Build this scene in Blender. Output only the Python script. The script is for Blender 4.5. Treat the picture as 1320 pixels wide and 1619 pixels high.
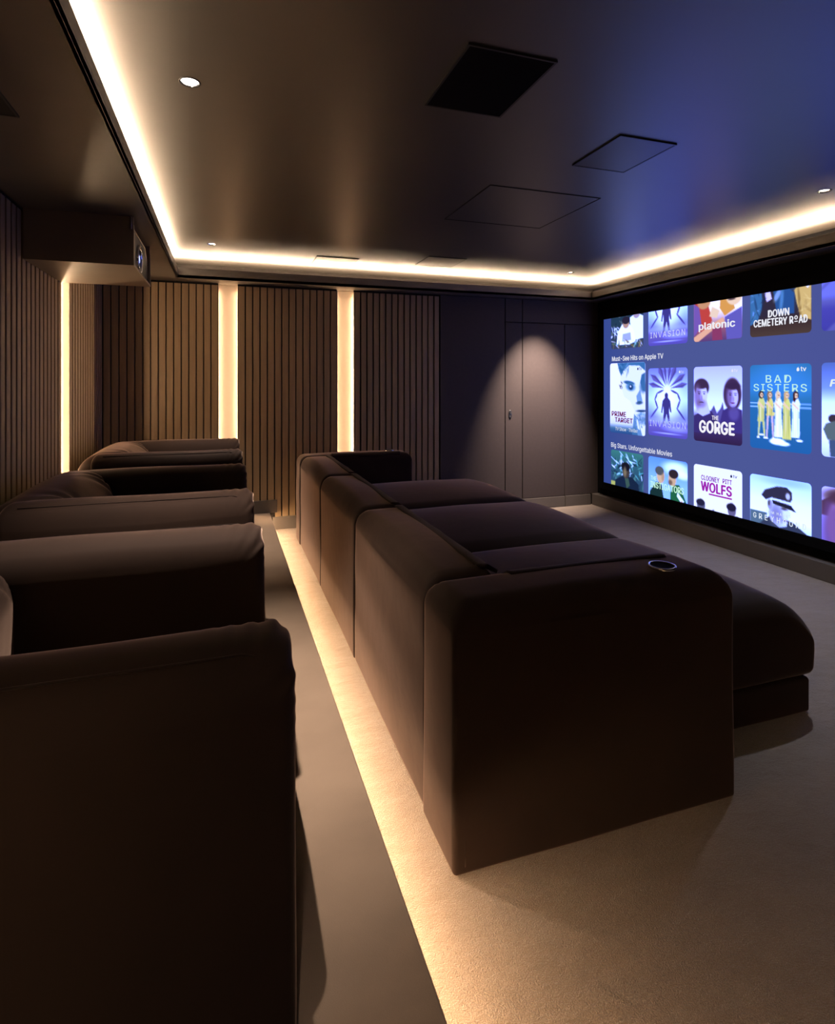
import bpy, bmesh, math, random
import numpy as np
from mathutils import Vector, Matrix

random.seed(7)
SC = bpy.context.scene
COL = SC.collection
for o in list(bpy.data.objects):
    bpy.data.objects.remove(o)

# ------------------------------------------------------------------ camera
# metres; X runs towards the screen, Y along the seat rows, Z up; lower floor z = 0
CAM_H = 1.47
FPX, CXP, HORIZ, VPX = 906.0, 660.0, 605.0, 355.0
YAW = math.atan((CXP - VPX) / FPX)
cam_data = bpy.data.cameras.new('camera')
cam_data.sensor_fit = 'HORIZONTAL'
cam_data.sensor_width = 36.0
cam_data.lens = FPX / 1320 * 36.0
cam_data.shift_y = (HORIZ - 1619 / 2) / 1320
cam_data.clip_start = 0.02
cam = bpy.data.objects.new('camera', cam_data)
COL.objects.link(cam)
cam.location = (0, 0, CAM_H)
cam.rotation_euler = (math.radians(90), 0, -YAW)
SC.camera = cam

# ------------------------------------------------------------------ world, exposure
wd = bpy.data.worlds.new('world')
SC.world = wd
wd.use_nodes = True
wd.node_tree.nodes['Background'].inputs[0].default_value = (0.010, 0.009, 0.010, 1)
wd.node_tree.nodes['Background'].inputs[1].default_value = 0.3
SC.view_settings.view_transform = 'Standard'
SC.view_settings.look = 'None'
SC.view_settings.exposure = 0.0
SC.view_settings.gamma = 1.0
SC.view_settings.use_curve_mapping = False
SC.cycles.use_denoising = True
SC.cycles.max_bounces = 6
SC.cycles.diffuse_bounces = 4
SC.cycles.glossy_bounces = 3
SC.cycles.sample_clamp_indirect = 6.0

# light levels (radiance of each LED strip; watts of each spot)
WARM = (1.0, 0.67, 0.39)
COVE_L = 250.0
COLUMN_L = 165.0
ADDED_COLUMN_L = 110.0
ADDED_SKIRT_L = 22.0
STEP_L = 185.0
SPOT_W = {'seat': 470.0, 'far_seat': 270.0, 'door': 900.0, 'screen_side': 190.0, 'added_seat': 95.0, 'added_screen': 25.0}

# ------------------------------------------------------------------ room numbers
XL, XR = -1.06, 4.30          # left wall slat face, right (screen) wall face
YF, YN = 5.90, -1.30          # far wall face, wall behind the camera
ZP = 0.17                     # platform height
XP = 0.43                     # platform nosing
ZS, ZLIP, ZC = 2.44, 2.535, 2.62   # soffit underside, lip top, ceiling
LX0, LX1, LY0, LY1 = -0.41, 4.08, -0.9, 5.72   # edges of the raised ceiling
XS = 4.25                     # screen plane


def lin(c):
    return tuple((v / 12.92 if v <= .04045 else ((v + .055) / 1.055) ** 2.4) for v in [q / 255.0 for q in c])


# ------------------------------------------------------------------ materials
def new_mat(name):
    m = bpy.data.materials.new(name)
    m.use_nodes = True
    nt = m.node_tree
    return m, nt, nt.nodes['Principled BSDF']


def principled(name, col, rough=.6, spec=.5, metal=0, sheen=0, sheen_tint=None, sheen_rough=.4,
               var=None, bump=None, coat=0, ior=1.5):
    """var=(scale xyz, amount), bump=(list of (scale xyz, strength, distance))"""
    m, nt, b = new_mat(name)
    b.inputs['Base Color'].default_value = (*col, 1)
    b.inputs['Roughness'].default_value = rough
    b.inputs['Specular IOR Level'].default_value = spec
    b.inputs['Metallic'].default_value = metal
    b.inputs['Sheen Weight'].default_value = sheen
    b.inputs['Sheen Roughness'].default_value = sheen_rough
    b.inputs['Coat Weight'].default_value = coat
    b.inputs['IOR'].default_value = ior
    if sheen_tint:
        b.inputs['Sheen Tint'].default_value = (*sheen_tint, 1)
    tc = None
    if var or bump:
        tc = nt.nodes.new('ShaderNodeTexCoord')

    def noise(scale, detail=3):
        mp = nt.nodes.new('ShaderNodeMapping')
        mp.inputs['Scale'].default_value = scale
        nt.links.new(tc.outputs['Object'], mp.inputs['Vector'])
        n = nt.nodes.new('ShaderNodeTexNoise')
        n.inputs['Scale'].default_value = 1
        n.inputs['Detail'].default_value = detail
        nt.links.new(mp.outputs[0], n.inputs['Vector'])
        return n
    if var:
        n = noise(var[0], 4)
        mr = nt.nodes.new('ShaderNodeMapRange')
        mr.inputs[1].default_value = .3
        mr.inputs[2].default_value = .7
        mr.inputs[3].default_value = 1 - var[1]
        mr.inputs[4].default_value = 1 + var[1]
        nt.links.new(n.outputs[0], mr.inputs[0])
        mx = nt.nodes.new('ShaderNodeVectorMath')
        mx.operation = 'SCALE'
        mx.inputs[0].default_value = col
        nt.links.new(mr.outputs[0], mx.inputs['Scale'])
        nt.links.new(mx.outputs[0], b.inputs['Base Color'])
    if bump:
        prev = None
        for sc, st, ds in bump:
            n = noise(sc, 2)
            bp = nt.nodes.new('ShaderNodeBump')
            bp.inputs['Strength'].default_value = st
            bp.inputs['Distance'].default_value = ds
            nt.links.new(n.outputs[0], bp.inputs['Height'])
            if prev:
                nt.links.new(prev.outputs[0], bp.inputs['Normal'])
            prev = bp
        nt.links.new(prev.outputs[0], b.inputs['Normal'])
    return m


def emission(name, col, strength):
    m, nt, b = new_mat(name)
    nt.nodes.remove(b)
    e = nt.nodes.new('ShaderNodeEmission')
    e.inputs[0].default_value = (*col, 1)
    e.inputs[1].default_value = strength
    nt.links.new(e.outputs[0], nt.nodes['Material Output'].inputs[0])
    return m


M = {}
M['ceiling'] = principled('satin_bronze_ceiling_paint', (.023, .0195, .0165), .40, .5, ior=2.3,
                          var=((1.2, 9, 1), .10), bump=[((3, 40, 1), .04, .002)])
M['soffit'] = principled('satin_soffit_paint', (.078, .062, .049), .40, .5, ior=1.9, var=((2, 6, 2), .08))
M['slat'] = principled('brown_painted_slat', (.26, .178, .098), .46, .4, var=((60, 60, 2.2), .13),
                       bump=[((120, 120, 3), .10, .001)])
M['backing'] = principled('black_slat_backing', (.012, .010, .009), .9, .2)
M['niche'] = principled('cream_niche_lining', (.33, .275, .235), .6, .3)
M['carpet'] = principled('taupe_carpet', (.215, .166, .127), .95, .1, sheen=.5, sheen_tint=(.9, .85, .8),
                         var=((2.6, 5.0, 1), .07),
                         bump=[((6, 11, 6), .55, .03), ((22, 34, 22), .35, .012), ((70, 95, 70), .45, .010), ((230, 250, 230), .9, .008), ((600, 600, 600), .6, .003)])
M['platform'] = principled('taupe_platform_carpet', (.265, .198, .145), .95, .1, sheen=.2, sheen_tint=(.9, .85, .8),
                           var=((2.2, 3.0, 1), .14), bump=[((420, 420, 420), .35, .002)])
M['velvet'] = principled('brown_velvet', (.016, .0085, .0058), .85, .15, sheen=.75, sheen_tint=(.64, .45, .355), sheen_rough=.27,
                         var=((5, 5, 5), .10), bump=[((9, 9, 9), .10, .01), ((700, 700, 700), .10, .001)])
M['welt'] = principled('brown_velvet_welt', (.012, .0065, .0048), .8, .15, sheen=.15, sheen_tint=(.5, .38, .33))
M['wallfab'] = principled('plum_brown_wall_fabric', (.040, .029, .027), .72, .35, var=((30, 30, 30), .07),
                          bump=[((500, 500, 500), .15, .001)])
M['black'] = principled('matt_black_velour', (.004, .004, .0045), .9, .03)
M['blackmetal'] = principled('black_metal', (.012, .012, .013), .4, .5)
M['speaker'] = principled('black_speaker_cloth', (.010, .010, .011), .55, .4, bump=[((600, 600, 600), .2, .001)])
M['panel'] = principled('painted_ceiling_panel', (.050, .044, .040), .36, .5)
M['skirt'] = principled('taupe_grey_skirting', (.085, .072, .063), .5, .4, var=((4, 4, 4), .06))
M['housing'] = principled('bronze_housing_paint', (.19, .145, .105), .42, .5, var=((5, 5, 5), .06))
M['alu'] = principled('brushed_aluminium_edge', (.45, .41, .38), .35, .5, metal=.9)
M['chrome'] = principled('chrome', (.75, .74, .74), .12, .5, metal=1)
M['glass'] = principled('dark_lens_glass', (.01, .012, .03), .05, .8, coat=1)
M['led'] = emission('warm_led_cove', (1.0, .71, .46), COVE_L)
M['ledcol'] = emission('warm_led_column', WARM, COLUMN_L)
M['ledadded'] = emission('warm_led_added_column', WARM, ADDED_COLUMN_L)
M['ledskirt_added'] = emission('warm_led_added_skirting', WARM, ADDED_SKIRT_L)
M['ledstep'] = emission('warm_led_step', WARM, STEP_L)
M['lamp'] = emission('downlight_lens', (1, .88, .80), 12)
M['lensglow'] = emission('projector_lens_glow', (.35, .45, 1), 2.2)


# ------------------------------------------------------------------ mesh helpers
def link(name, me, mat, parent=None):
    o = bpy.data.objects.new(name, me)
    if mat is not None:
        me.materials.clear()
        me.materials.append(mat)
    COL.objects.link(o)
    if parent is not None:
        o.parent = parent
    return o


def make(name, verts, faces, mat, parent=None, smooth=False, off=(0, 0, 0)):
    me = bpy.data.meshes.new(name)
    v = [(p[0] - off[0], p[1] - off[1], p[2] - off[2]) for p in verts]
    me.from_pydata(v, [], [list(f) for f in faces])
    me.update()
    if smooth:
        me.polygons.foreach_set('use_smooth', [True] * len(me.polygons))
    return link(name, me, mat, parent)


def tag(o, label, cat=None, group=None, kind=None):
    o['label'] = label
    if cat:
        o['category'] = cat
    if group:
        o['group'] = group
    if kind:
        o['kind'] = kind
    return o


def thing(name, label, cat, loc, group=None):
    o = bpy.data.objects.new(name, None)
    o.empty_display_size = .1
    COL.objects.link(o)
    o.location = loc
    tag(o, label, cat, group)
    return o


def boxdata(x0, x1, y0, y1, z0, z1):
    v = [(x0, y0, z0), (x1, y0, z0), (x1, y1, z0), (x0, y1, z0), (x0, y0, z1), (x1, y0, z1), (x1, y1, z1), (x0, y1, z1)]
    f = [(0, 3, 2, 1), (4, 5, 6, 7), (0, 1, 5, 4), (1, 2, 6, 5), (2, 3, 7, 6), (3, 0, 4, 7)]
    return v, f


def boxes(name, lst, mat, parent=None, off=(0, 0, 0), bevel=0.0):
    """one mesh made of one or more boxes (pieces of a single rigid part)"""
    bm = bmesh.new()
    for b in lst:
        v, f = boxdata(*b)
        vs = [bm.verts.new((p[0] - off[0], p[1] - off[1], p[2] - off[2])) for p in v]
        for q in f:
            bm.faces.new([vs[i] for i in q])
    if bevel:
        bmesh.ops.bevel(bm, geom=bm.edges[:], offset=bevel, segments=2, affect='EDGES', profile=.5)
    me = bpy.data.meshes.new(name)
    bm.to_mesh(me)
    bm.free()
    return link(name, me, mat, parent)


def struct(o, label=None):
    o['kind'] = 'structure'
    if label:
        o['label'] = label
    return o


def axis_samples(a0, a1, r, n, k=5):
    """coordinates from a0 to a1, dense inside the rounded ends"""
    e = [r * (1 - math.cos(i / k * math.pi / 2)) * .999 for i in range(k)]
    e = [r * i / k for i in range(k)]
    lo = [a0 + q for q in e]
    hi = [a1 - q for q in reversed(e)]
    mid = list(np.linspace(a0 + r, a1 - r, n + 1))
    return lo + mid + hi


def rbox(x0, x1, y0, y1, z0, z1, r, n=(6, 6, 6), rbot=None, k=5, puff=(0, 0, 0), deform=None):
    """soft box: rounded edges (radius r on top, rbot at the base), pillowed faces"""
    r = min(r, .499 * (x1 - x0), .499 * (y1 - y0), .499 * (z1 - z0))
    rbot = r if rbot is None else rbot
    ax = axis_samples(x0, x1, r, n[0], k)
    ay = axis_samples(y0, y1, r, n[1], k)
    az = axis_samples(z0, z1, r, n[2], k)
    nx, ny, nz = len(ax) - 1, len(ay) - 1, len(az) - 1
    idx = {}
    pts = []

    def vid(i, j, l):
        q = idx.get((i, j, l))
        if q is None:
            q = len(pts)
            idx[(i, j, l)] = q
            pts.append((ax[i], ay[j], az[l]))
        return q
    faces = []
    for i in range(nx):
        for j in range(ny):
            faces.append((vid(i, j, 0), vid(i, j + 1, 0), vid(i + 1, j + 1, 0), vid(i + 1, j, 0)))
            faces.append((vid(i, j, nz), vid(i + 1, j, nz), vid(i + 1, j + 1, nz), vid(i, j + 1, nz)))
    for i in range(nx):
        for l in range(nz):
            faces.append((vid(i, 0, l), vid(i + 1, 0, l), vid(i + 1, 0, l + 1), vid(i, 0, l + 1)))
            faces.append((vid(i, ny, l), vid(i, ny, l + 1), vid(i + 1, ny, l + 1), vid(i + 1, ny, l)))
    for j in range(ny):
        for l in range(nz):
            faces.append((vid(0, j, l), vid(0, j, l + 1), vid(0, j + 1, l + 1), vid(0, j + 1, l)))
            faces.append((vid(nx, j, l), vid(nx, j + 1, l), vid(nx, j + 1, l + 1), vid(nx, j, l + 1)))
    P = np.array(pts)
    lo = np.array([x0, y0, z0])
    hi = np.array([x1, y1, z1])
    t = np.clip((P[:, 2] - z0) / (z1 - z0), 0, 1)
    t = t * t * (3 - 2 * t)
    rr = (rbot + (r - rbot) * t)[:, None]
    inner = np.minimum(np.maximum(P, lo + rr), hi - rr)
    d = P - inner
    # map the cube corner zone onto the sphere zone
    nrm = np.linalg.norm(d, axis=1)[:, None]
    mxd = np.max(np.abs(d), axis=1)[:, None]
    Q = np.where(nrm > 1e-9, inner + d / np.maximum(nrm, 1e-9) * mxd, P)
    # pillowing
    c = (lo + hi) / 2
    h = (hi - lo) / 2
    u = np.clip((Q - c) / h, -1, 1)
    bx = (1 - u[:, 0] ** 2)
    by = (1 - u[:, 1] ** 2)
    bz = (1 - u[:, 2] ** 2)
    Q[:, 0] += puff[0] * u[:, 0] ** 3 * by * bz
    Q[:, 1] += puff[1] * u[:, 1] ** 3 * bx * bz
    Q[:, 2] += puff[2] * np.maximum(u[:, 2], 0) ** 3 * bx * by
    if deform is not None:
        Q = deform(Q)
    return Q.tolist(), faces


def tube(path, r, seg=8, closed=False):
    pts = [Vector(p) for p in path]
    n = len(pts)
    vs, fs = [], []
    for i, p in enumerate(pts):
        a = pts[i - 1] if (i or closed) else p
        b = pts[(i + 1) % n] if (i < n - 1 or closed) else p
        t = (b - a).normalized()
        up = Vector((0, 0, 1)) if abs(t.z) < .9 else Vector((0, 1, 0))
        s = t.cross(up).normalized()
        w = s.cross(t).normalized()
        for k in range(seg):
            an = 2 * math.pi * k / seg
            q = p + (s * math.cos(an) + w * math.sin(an)) * r
            vs.append(tuple(q))
    m = n if closed else n - 1
    for i in range(m):
        for k in range(seg):
            a = i * seg + k
            b = i * seg + (k + 1) % seg
            c = ((i + 1) % n) * seg + (k + 1) % seg
            d = ((i + 1) % n) * seg + k
            fs.append((a, b, c, d))
    if not closed:
        fs.append(tuple(range(seg))[::-1])
        fs.append(tuple((n - 1) * seg + k for k in range(seg)))
    return vs, fs


def lathe(profile, seg=28, cx=0, cy=0):
    """profile of (radius, z); revolved about the vertical through cx, cy"""
    vs, fs = [], []
    for r, z in profile:
        for k in range(seg):
            a = 2 * math.pi * k / seg
            vs.append((cx + r * math.cos(a), cy + r * math.sin(a), z))
    for i in range(len(profile) - 1):
        for k in range(seg):
            fs.append((i * seg + k, i * seg + (k + 1) % seg, (i + 1) * seg + (k + 1) % seg, (i + 1) * seg + k))
    return vs, fs


# ================================================================== THE SETTING
# ---- floors
struct(boxes('floor', [(XP - .06, XR + .1, YN - .1, YF + .12, -.06, 0.0)], M['carpet']), 'taupe carpet of the lower floor')
plat = struct(boxes('floor_platform', [(XL - .12, XP - .045, YN - .1, YF + .02, -.06, ZP - .03)], M['platform']),
              'raised carpeted platform under the back row')
boxes('platform_top', [(XL - .12, XP, YN - .1, YF + .02, ZP - .03, ZP)], M['platform'], plat, bevel=.006)

# ---- ceiling with round holes for the downlights
DL = {'seat': (-.126, 2.357), 'far_seat': (-.10, 5.053), 'door': (3.426, 5.165), 'screen_side': (3.41, 2.48),
      'added_seat': (-.126, -.32), 'added_screen': (3.41, -.20)}  # the last two are added out of view
HR, CS = .036, .07


def ceiling_mesh():
    x0, x1, y0, y1 = XL - .12, XR + .1, YN - .1, YF + .12
    xs = sorted({x0, x1, *[c[0] + s * CS for c in DL.values() for s in (-1, 1)]})
    ys = sorted({y0, y1, *[c[1] + s * CS for c in DL.values() for s in (-1, 1)]})
    vs, fs = [], []

    def V(x, y):
        vs.append((x, y, ZC))
        return len(vs) - 1
    for i in range(len(xs) - 1):
        for j in range(len(ys) - 1):
            cx, cy = (xs[i] + xs[i + 1]) / 2, (ys[j] + ys[j + 1]) / 2
            hole = [c for c in DL.values() if abs(c[0] - cx) < CS * .5 and abs(c[1] - cy) < CS * .5]
            if not hole:
                fs.append((V(xs[i], ys[j]), V(xs[i], ys[j + 1]), V(xs[i + 1], ys[j + 1]), V(xs[i + 1], ys[j])))
                continue
            hx, hy = hole[0]
            N = 32
            ring, outer = [], []
            for k in range(N):
                a = 2 * math.pi * k / N
                ring.append(V(hx + HR * math.cos(a), hy + HR * math.sin(a)))
                m = max(abs(math.cos(a)), abs(math.sin(a)))
                ex = (xs[i + 1] - hx) if math.cos(a) > 0 else (hx - xs[i])
                ey = (ys[j + 1] - hy) if math.sin(a) > 0 else (hy - ys[j])
                outer.append(V(hx + ex * math.cos(a) / m, hy + ey * math.sin(a) / m))
            for k in range(N):
                q = (k + 1) % N
                fs.append((ring[k], ring[q], outer[q], outer[k]))
    return vs, fs


v, f = ceiling_mesh()
ceil = struct(make('ceiling', v, f, M['ceiling']), 'dark satin main ceiling inside the lit cove')
# ---- dropped soffit ring with upright lip
W0, W1, D0, D1 = XL - .12, XR + .1, YN - .1, YF + .12
T = .014
SH = .028
sof = struct(boxes('ceiling_soffit', [(W0, LX0, D0, D1, ZS, ZS + SH)], M['soffit']), 'lower soffit running round the ceiling')
boxes('soffit_board', [(LX0, LX1, LY1, D1, ZS, ZS + SH)], M['soffit'], sof)
boxes('soffit_board', [(LX1, W1, D0, D1, ZS, ZS + SH)], M['soffit'], sof)
boxes('soffit_board', [(LX0, LX1, D0, LY0, ZS, ZS + SH)], M['soffit'], sof)
boxes('cove_lip', [(LX0 - T, LX0, LY0 - T, LY1 + T, ZS, ZLIP)], M['soffit'], sof, bevel=.002)
boxes('cove_lip', [(LX0, LX1, LY1, LY1 + T, ZS, ZLIP)], M['soffit'], sof, bevel=.002)
boxes('cove_lip', [(LX1, LX1 + T, LY0 - T, LY1 + T, ZS, ZLIP)], M['soffit'], sof, bevel=.002)
boxes('cove_lip', [(LX0, LX1, LY0 - T, LY0, ZS, ZLIP)], M['soffit'], sof, bevel=.002)

# ---- walls: masonry shells behind the linings
wl = struct(boxes('wall_left', [(XL - .16, XL - .10, D0, D1, 0, ZC + .05)], M['backing']), 'slatted wall behind the back row')
wf = struct(boxes('wall_far', [(W0, W1, YF + .10, YF + .16, 0, ZC + .05)], M['backing']), 'far wall with slats, light columns and door')
wr = struct(boxes('wall_right', [(XR, XR + .06, D0, D1, 0, ZC + .05)], M['black']), 'black wall around the screen')
wn = struct(boxes('wall_near', [(W0, W1, YN - .06, YN, 0, ZC + .05)], M['wallfab']), 'dark wall behind the viewer')

# ---- slats
ST = .026                       # slat depth
ZT = ZS - .022                  # shadow gap under the soffit


def slat_mesh(w, h):
    v, f = boxdata(-w / 2, w / 2, 0, ST, 0, h)
    bm = bmesh.new()
    vs = [bm.verts.new(p) for p in v]
    for q in f:
        bm.faces.new([vs[i] for i in q])
    ed = [e for e in bm.edges if abs(e.verts[0].co.z - e.verts[1].co.z) > .1 and e.verts[0].co.y < .001]
    bmesh.ops.bevel(bm, geom=ed, offset=.0025, segments=1, affect='EDGES')
    me = bpy.data.meshes.new('slat')
    bm.to_mesh(me)
    bm.free()
    me.materials.append(M['slat'])
    return me


SM = {}


def slats_far(xa, xb, pitch, fill):
    n = max(1, round((xb - xa) / pitch))
    p = (xb - xa) / n
    for i in range(n):
        x = xa + p * (i + .5)
        zb = ZP + .125 if x < .47 else .125
        key = ('f', round(p, 4), round(zb, 3))
        if key not in SM:
            SM[key] = slat_mesh(p * fill, ZT - zb)
        o = bpy.data.objects.new('slat', SM[key])
        COL.objects.link(o)
        o.parent = wf
        o.location = (x, YF, zb)


COLS_FAR = [(-.058, .124), (1.107, 1.287)]
COL_LEFT = (4.50, 4.72)
COL_ADDED = (.24, .46)
slats_far(XL, COLS_FAR[0][0], .068, .86)
slats_far(COLS_FAR[0][1], COLS_FAR[1][0], .068, .84)
slats_far(COLS_FAR[1][1], 2.243, .068, .78)
for xa, xb in ((XL - .03, COLS_FAR[0][0]), (COLS_FAR[0][1], COLS_FAR[1][0]), (COLS_FAR[1][1], 2.25)):
    boxes('slat_backing', [(xa, xb, YF + ST, YF + ST + .010, .02, ZS)], M['backing'], wf)


def slats_left(ya, yb, pitch, fill):
    n = max(1, round((yb - ya) / pitch))
    p = (yb - ya) / n
    zb = ZP + .125
    key = ('l', round(p, 4))
    SM[key] = slat_mesh(p * fill, ZT - zb)
    for i in range(n):
        o = bpy.data.objects.new('slat', SM[key])
        COL.objects.link(o)
        o.parent = wl
        o.rotation_euler = (0, 0, math.pi / 2)
        o.location = (XL, ya + p * (i + .5), zb)


slats_left(YN, COL_ADDED[0], .0815, .72)
slats_left(COL_ADDED[1], COL_LEFT[0], .0815, .72)
slats_left(COL_LEFT[1], YF - .004, .0815, .72)
for ya, yb in ((YN, COL_ADDED[0]), (COL_ADDED[1], COL_LEFT[0]), (COL_LEFT[1], YF + ST)):
    boxes('slat_backing', [(XL - ST - .010, XL - ST, ya, yb, .2, ZS)], M['backing'], wl)


# ---- lit niches between the slat panels
def column_far(x0, x1, label):
    t = thing('light_column', label, 'light', ((x0 + x1) / 2, YF + .09, ZP + .125), 'lit niches in the slatted walls')
    o = t.location
    u = .036
    zb, zt = ZP + .125, ZS - .001
    yb = YF + .098
    ya = YF + ST + .0105
    boxes('niche_back', [(x0 - u, x1 + u, yb - .004, yb, zb, zt)], M['niche'], t, o)
    for a, b in ((x0 - u - .004, x0 - u), (x1 + u, x1 + u + .004)):
        boxes('niche_side', [(a, b, ya, yb, zb, zt)], M['niche'], t, o)
    for a, b in ((x0 - .001, x0 + .004), (x1 - .004, x1 + .001)):
        boxes('niche_jamb', [(a, b, YF + .001, ya - .0003, zb, ZT)], M['niche'], t, o)
    for s, xx in ((1, x0 - u), (-1, x1 + u)):
        a, b = sorted((xx + s * .001, xx + s * .007))
        boxes('led_strip', [(a, b, yb - .026, yb - .014, zb + .02, zt - .06)], M['ledcol'], t, o)
    return t


column_far(*COLS_FAR[0], 'glowing vertical light slot above the farthest armchair')
column_far(*COLS_FAR[1], 'glowing vertical light slot behind the far end of the sofa')


def column_left(y0, y1, label, led='ledcol'):
    t = thing('light_column', label, 'light', (XL - .09, (y0 + y1) / 2, ZP + .125), 'lit niches in the slatted walls')
    o = t.location
    u, zb, zt, xb, xa = .036, ZP + .125, ZS - .001, XL - .098, XL - ST - .0105
    boxes('niche_back', [(xb, xb + .004, y0 - u, y1 + u, zb, zt)], M['niche'], t, o)
    for a, b in ((y0 - u - .004, y0 - u), (y1 + u, y1 + u + .004)):
        boxes('niche_side', [(xb, xa, a, b, zb, zt)], M['niche'], t, o)
    for a, b in ((y0 - .001, y0 + .004), (y1 - .004, y1 + .001)):
        boxes('niche_jamb', [(xa + .0003, XL - .001, a, b, zb, ZT)], M['niche'], t, o)
    for s, yy in ((1, y0 - u), (-1, y1 + u)):
        a, b = sorted((yy + s * .001, yy + s * .007))
        boxes('led_strip', [(xb + .014, xb + .026, a, b, zb + .02, zt - .06)], M[led], t, o)


column_left(*COL_LEFT, 'glowing vertical light slot on the left wall below the projector housing')
column_left(*COL_ADDED, 'added light slot on the left wall, out of view beside the viewer', 'ledadded')  # added out of view to light the armchairs from the left

# ---- fabric wall panels and the flush door, right part of the far wall
PT = .022
G = .004
DX0, DXS, DX1, DZ = 3.045, 3.268, 3.832, 2.166
for x0, x1, z0, z1 in ((2.252, DX0 - G, .127, ZS - .002), (DX0 + G, DXS - G, DZ + G, ZS - .002),
                       (DXS + G, XR - .001, DZ + G, ZS - .002), (DX1 + G, XR - .001, .127, DZ - G)):
    boxes('fabric_panel', [(x0, x1, YF, YF + PT, z0, z1)], M['wallfab'], wf, bevel=.004)
boxes('fabric_backing', [(2.252, XR, YF + PT + .001, YF + PT + .010, 0, ZS)], M['backing'], wf)
door = thing('door_1', 'flush dark door with a seam and small keyhole, lit by a downlight', None, (DX0, YF, 0))
door['kind'] = 'structure'
off = door.location
boxes('door_panel', [(DX0 + G, DXS - G, YF - .001, YF + PT, .127, DZ - G)], M['wallfab'], door, off, bevel=.004)
boxes('door_panel', [(DXS + G, DX1 - G, YF - .001, YF + PT, .127, DZ - G)], M['wallfab'], door, off, bevel=.004)
boxes('door_skirting', [(DX0 + G, DX1 - G, YF - .014, YF + PT, .006, .123)], M['skirt'], door, off, bevel=.002)
esc_v, esc_f = [], []
N = 24
for yy, rx, rz in ((0, .022, .052), (-.005, .020, .050), (-.006, .010, .028), (-.002, .008, .024)):
    for k in range(N):
        a = 2 * math.pi * k / N
        esc_v.append((3.107 + rx * math.cos(a), YF - .0015 + yy, 1.105 + rz * math.sin(a)))
for i in range(3):
    for k in range(N):
        esc_f.append((i * N + k, i * N + (k + 1) % N, (i + 1) * N + (k + 1) % N, (i + 1) * N + k))
esc_f.append(tuple(3 * N + k for k in range(N)))
make('keyhole_plate', esc_v, esc_f, M['blackmetal'], door, True, off)
v, f = tube([(3.107, YF - .004, 1.125), (3.107, YF - .020, 1.122), (3.107, YF - .022, 1.09)], .004)
make('pull_ring', v, f, M['chrome'], door, True, off)

# ---- skirtings
b = struct(boxes('baseboard_far', [(XL, .50, YF - .014, YF + ST, ZP, ZP + .125)], M['skirt'], bevel=.002), 'stepped taupe skirting under the slats')
boxes('skirting_board', [(.46, DX0 - G, YF - .013, YF + ST, 0, .125)], M['skirt'], b, bevel=.002)
boxes('skirting_board', [(DX1 + G, 4.19, YF - .014, YF + ST, 0, .125)], M['skirt'], b, bevel=.002)
struct(boxes('baseboard_right', [(4.20, XR, YN, YF - .016, 0, .135)], M['skirt'], bevel=.004), 'taupe grey plinth below the screen')
struct(boxes('baseboard_left', [(XL - .001, XL + .014, YN, YF - .015, ZP, ZP + .125)], M['skirt'], bevel=.002), 'skirting behind the armchairs')

# ---- LED strips in the cove and below the step
cv = thing('cove_led_strip', 'warm LED strip glowing round the edge of the ceiling', 'light', (LX0, LY1, ZS + SH))
off = cv.location
Z0, Z1 = ZLIP - .014, ZLIP - .004
g = .050
boxes('led_run', [(LX0 - g - .010, LX0 - g, LY0 - g, LY1 + g, Z0, Z1)], M['led'], cv, off)
boxes('led_run', [(LX0 - g, LX1 + g, LY1 + g, LY1 + g + .010, Z0, Z1)], M['led'], cv, off)
boxes('led_run', [(LX1 + g, LX1 + g + .010, LY0 - g, LY1 + g, Z0, Z1)], M['led'], cv, off)
boxes('led_run', [(LX0 - g, LX1 + g, LY0 - g - .010, LY0 - g, Z0, Z1)], M['led'], cv, off)
st = boxes('step_led_strip', [(XP - .030, XP - .018, YN + .02, YF - .03, ZP - .037, ZP - .031)], M['ledstep'])
tag(st, 'warm LED strip glowing under the platform edge beside the sofa', 'light')

sk = boxes('added_skirting_led', [(XL + .001, XL + .009, 1.9, YF - .05, ZP + .127, ZP + .133)], M['ledskirt_added'])  # added strip, hidden by the armchairs, to warm the lower slats
tag(sk, 'added warm LED strip on the skirting, hidden behind the armchairs', 'light')

# ================================================================== CEILING FITTINGS
def downlight(key, label):
    x, y = DL[key]
    t = thing('downlight', label, 'light', (x, y, ZC), 'recessed ceiling downlights')
    off = (x, y, ZC)
    v, f = lathe([(.0405, ZC - .0005), (.0405, ZC - .0015), (.038, ZC - .0025), (.034, ZC - .0018), (.033, ZC + .004)], 32, x, y)
    make('trim_ring', v, f, M['blackmetal'], t, True, off)
    v, f = lathe([(.0335, ZC - .001), (.031, ZC + .008), (.0285, ZC + .016)], 32, x, y)
    make('reflector', v, f, M['chrome'], t, True, off)
    v, f = lathe([(.0295, ZC + .011), (.022, ZC + .005), (.012, ZC + .001), (.0001, ZC)], 32, x, y)
    make('lamp_lens', v, f, M['lamp'], t, True, off)
    ld = bpy.data.lights.new('spot', 'SPOT')
    ld.energy = SPOT_W[key]
    ld.color = (.74, .81, 1) if 'screen' in key else (1, .80, .66)
    ld.spot_size = math.radians({'door': 52, 'seat': 64, 'far_seat': 62, 'added_seat': 96}.get(key, 100))
    ld.spot_blend = 1.0
    ld.shadow_soft_size = .018
    lo = bpy.data.objects.new('spot', ld)
    COL.objects.link(lo)
    lo.parent = t
    lo.location = (0, 0, -.010)
    tilt = {'door': (.46, 0)}.get(key, (0, 0))
    lo.rotation_euler = (tilt[0], tilt[1], 0)


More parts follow.
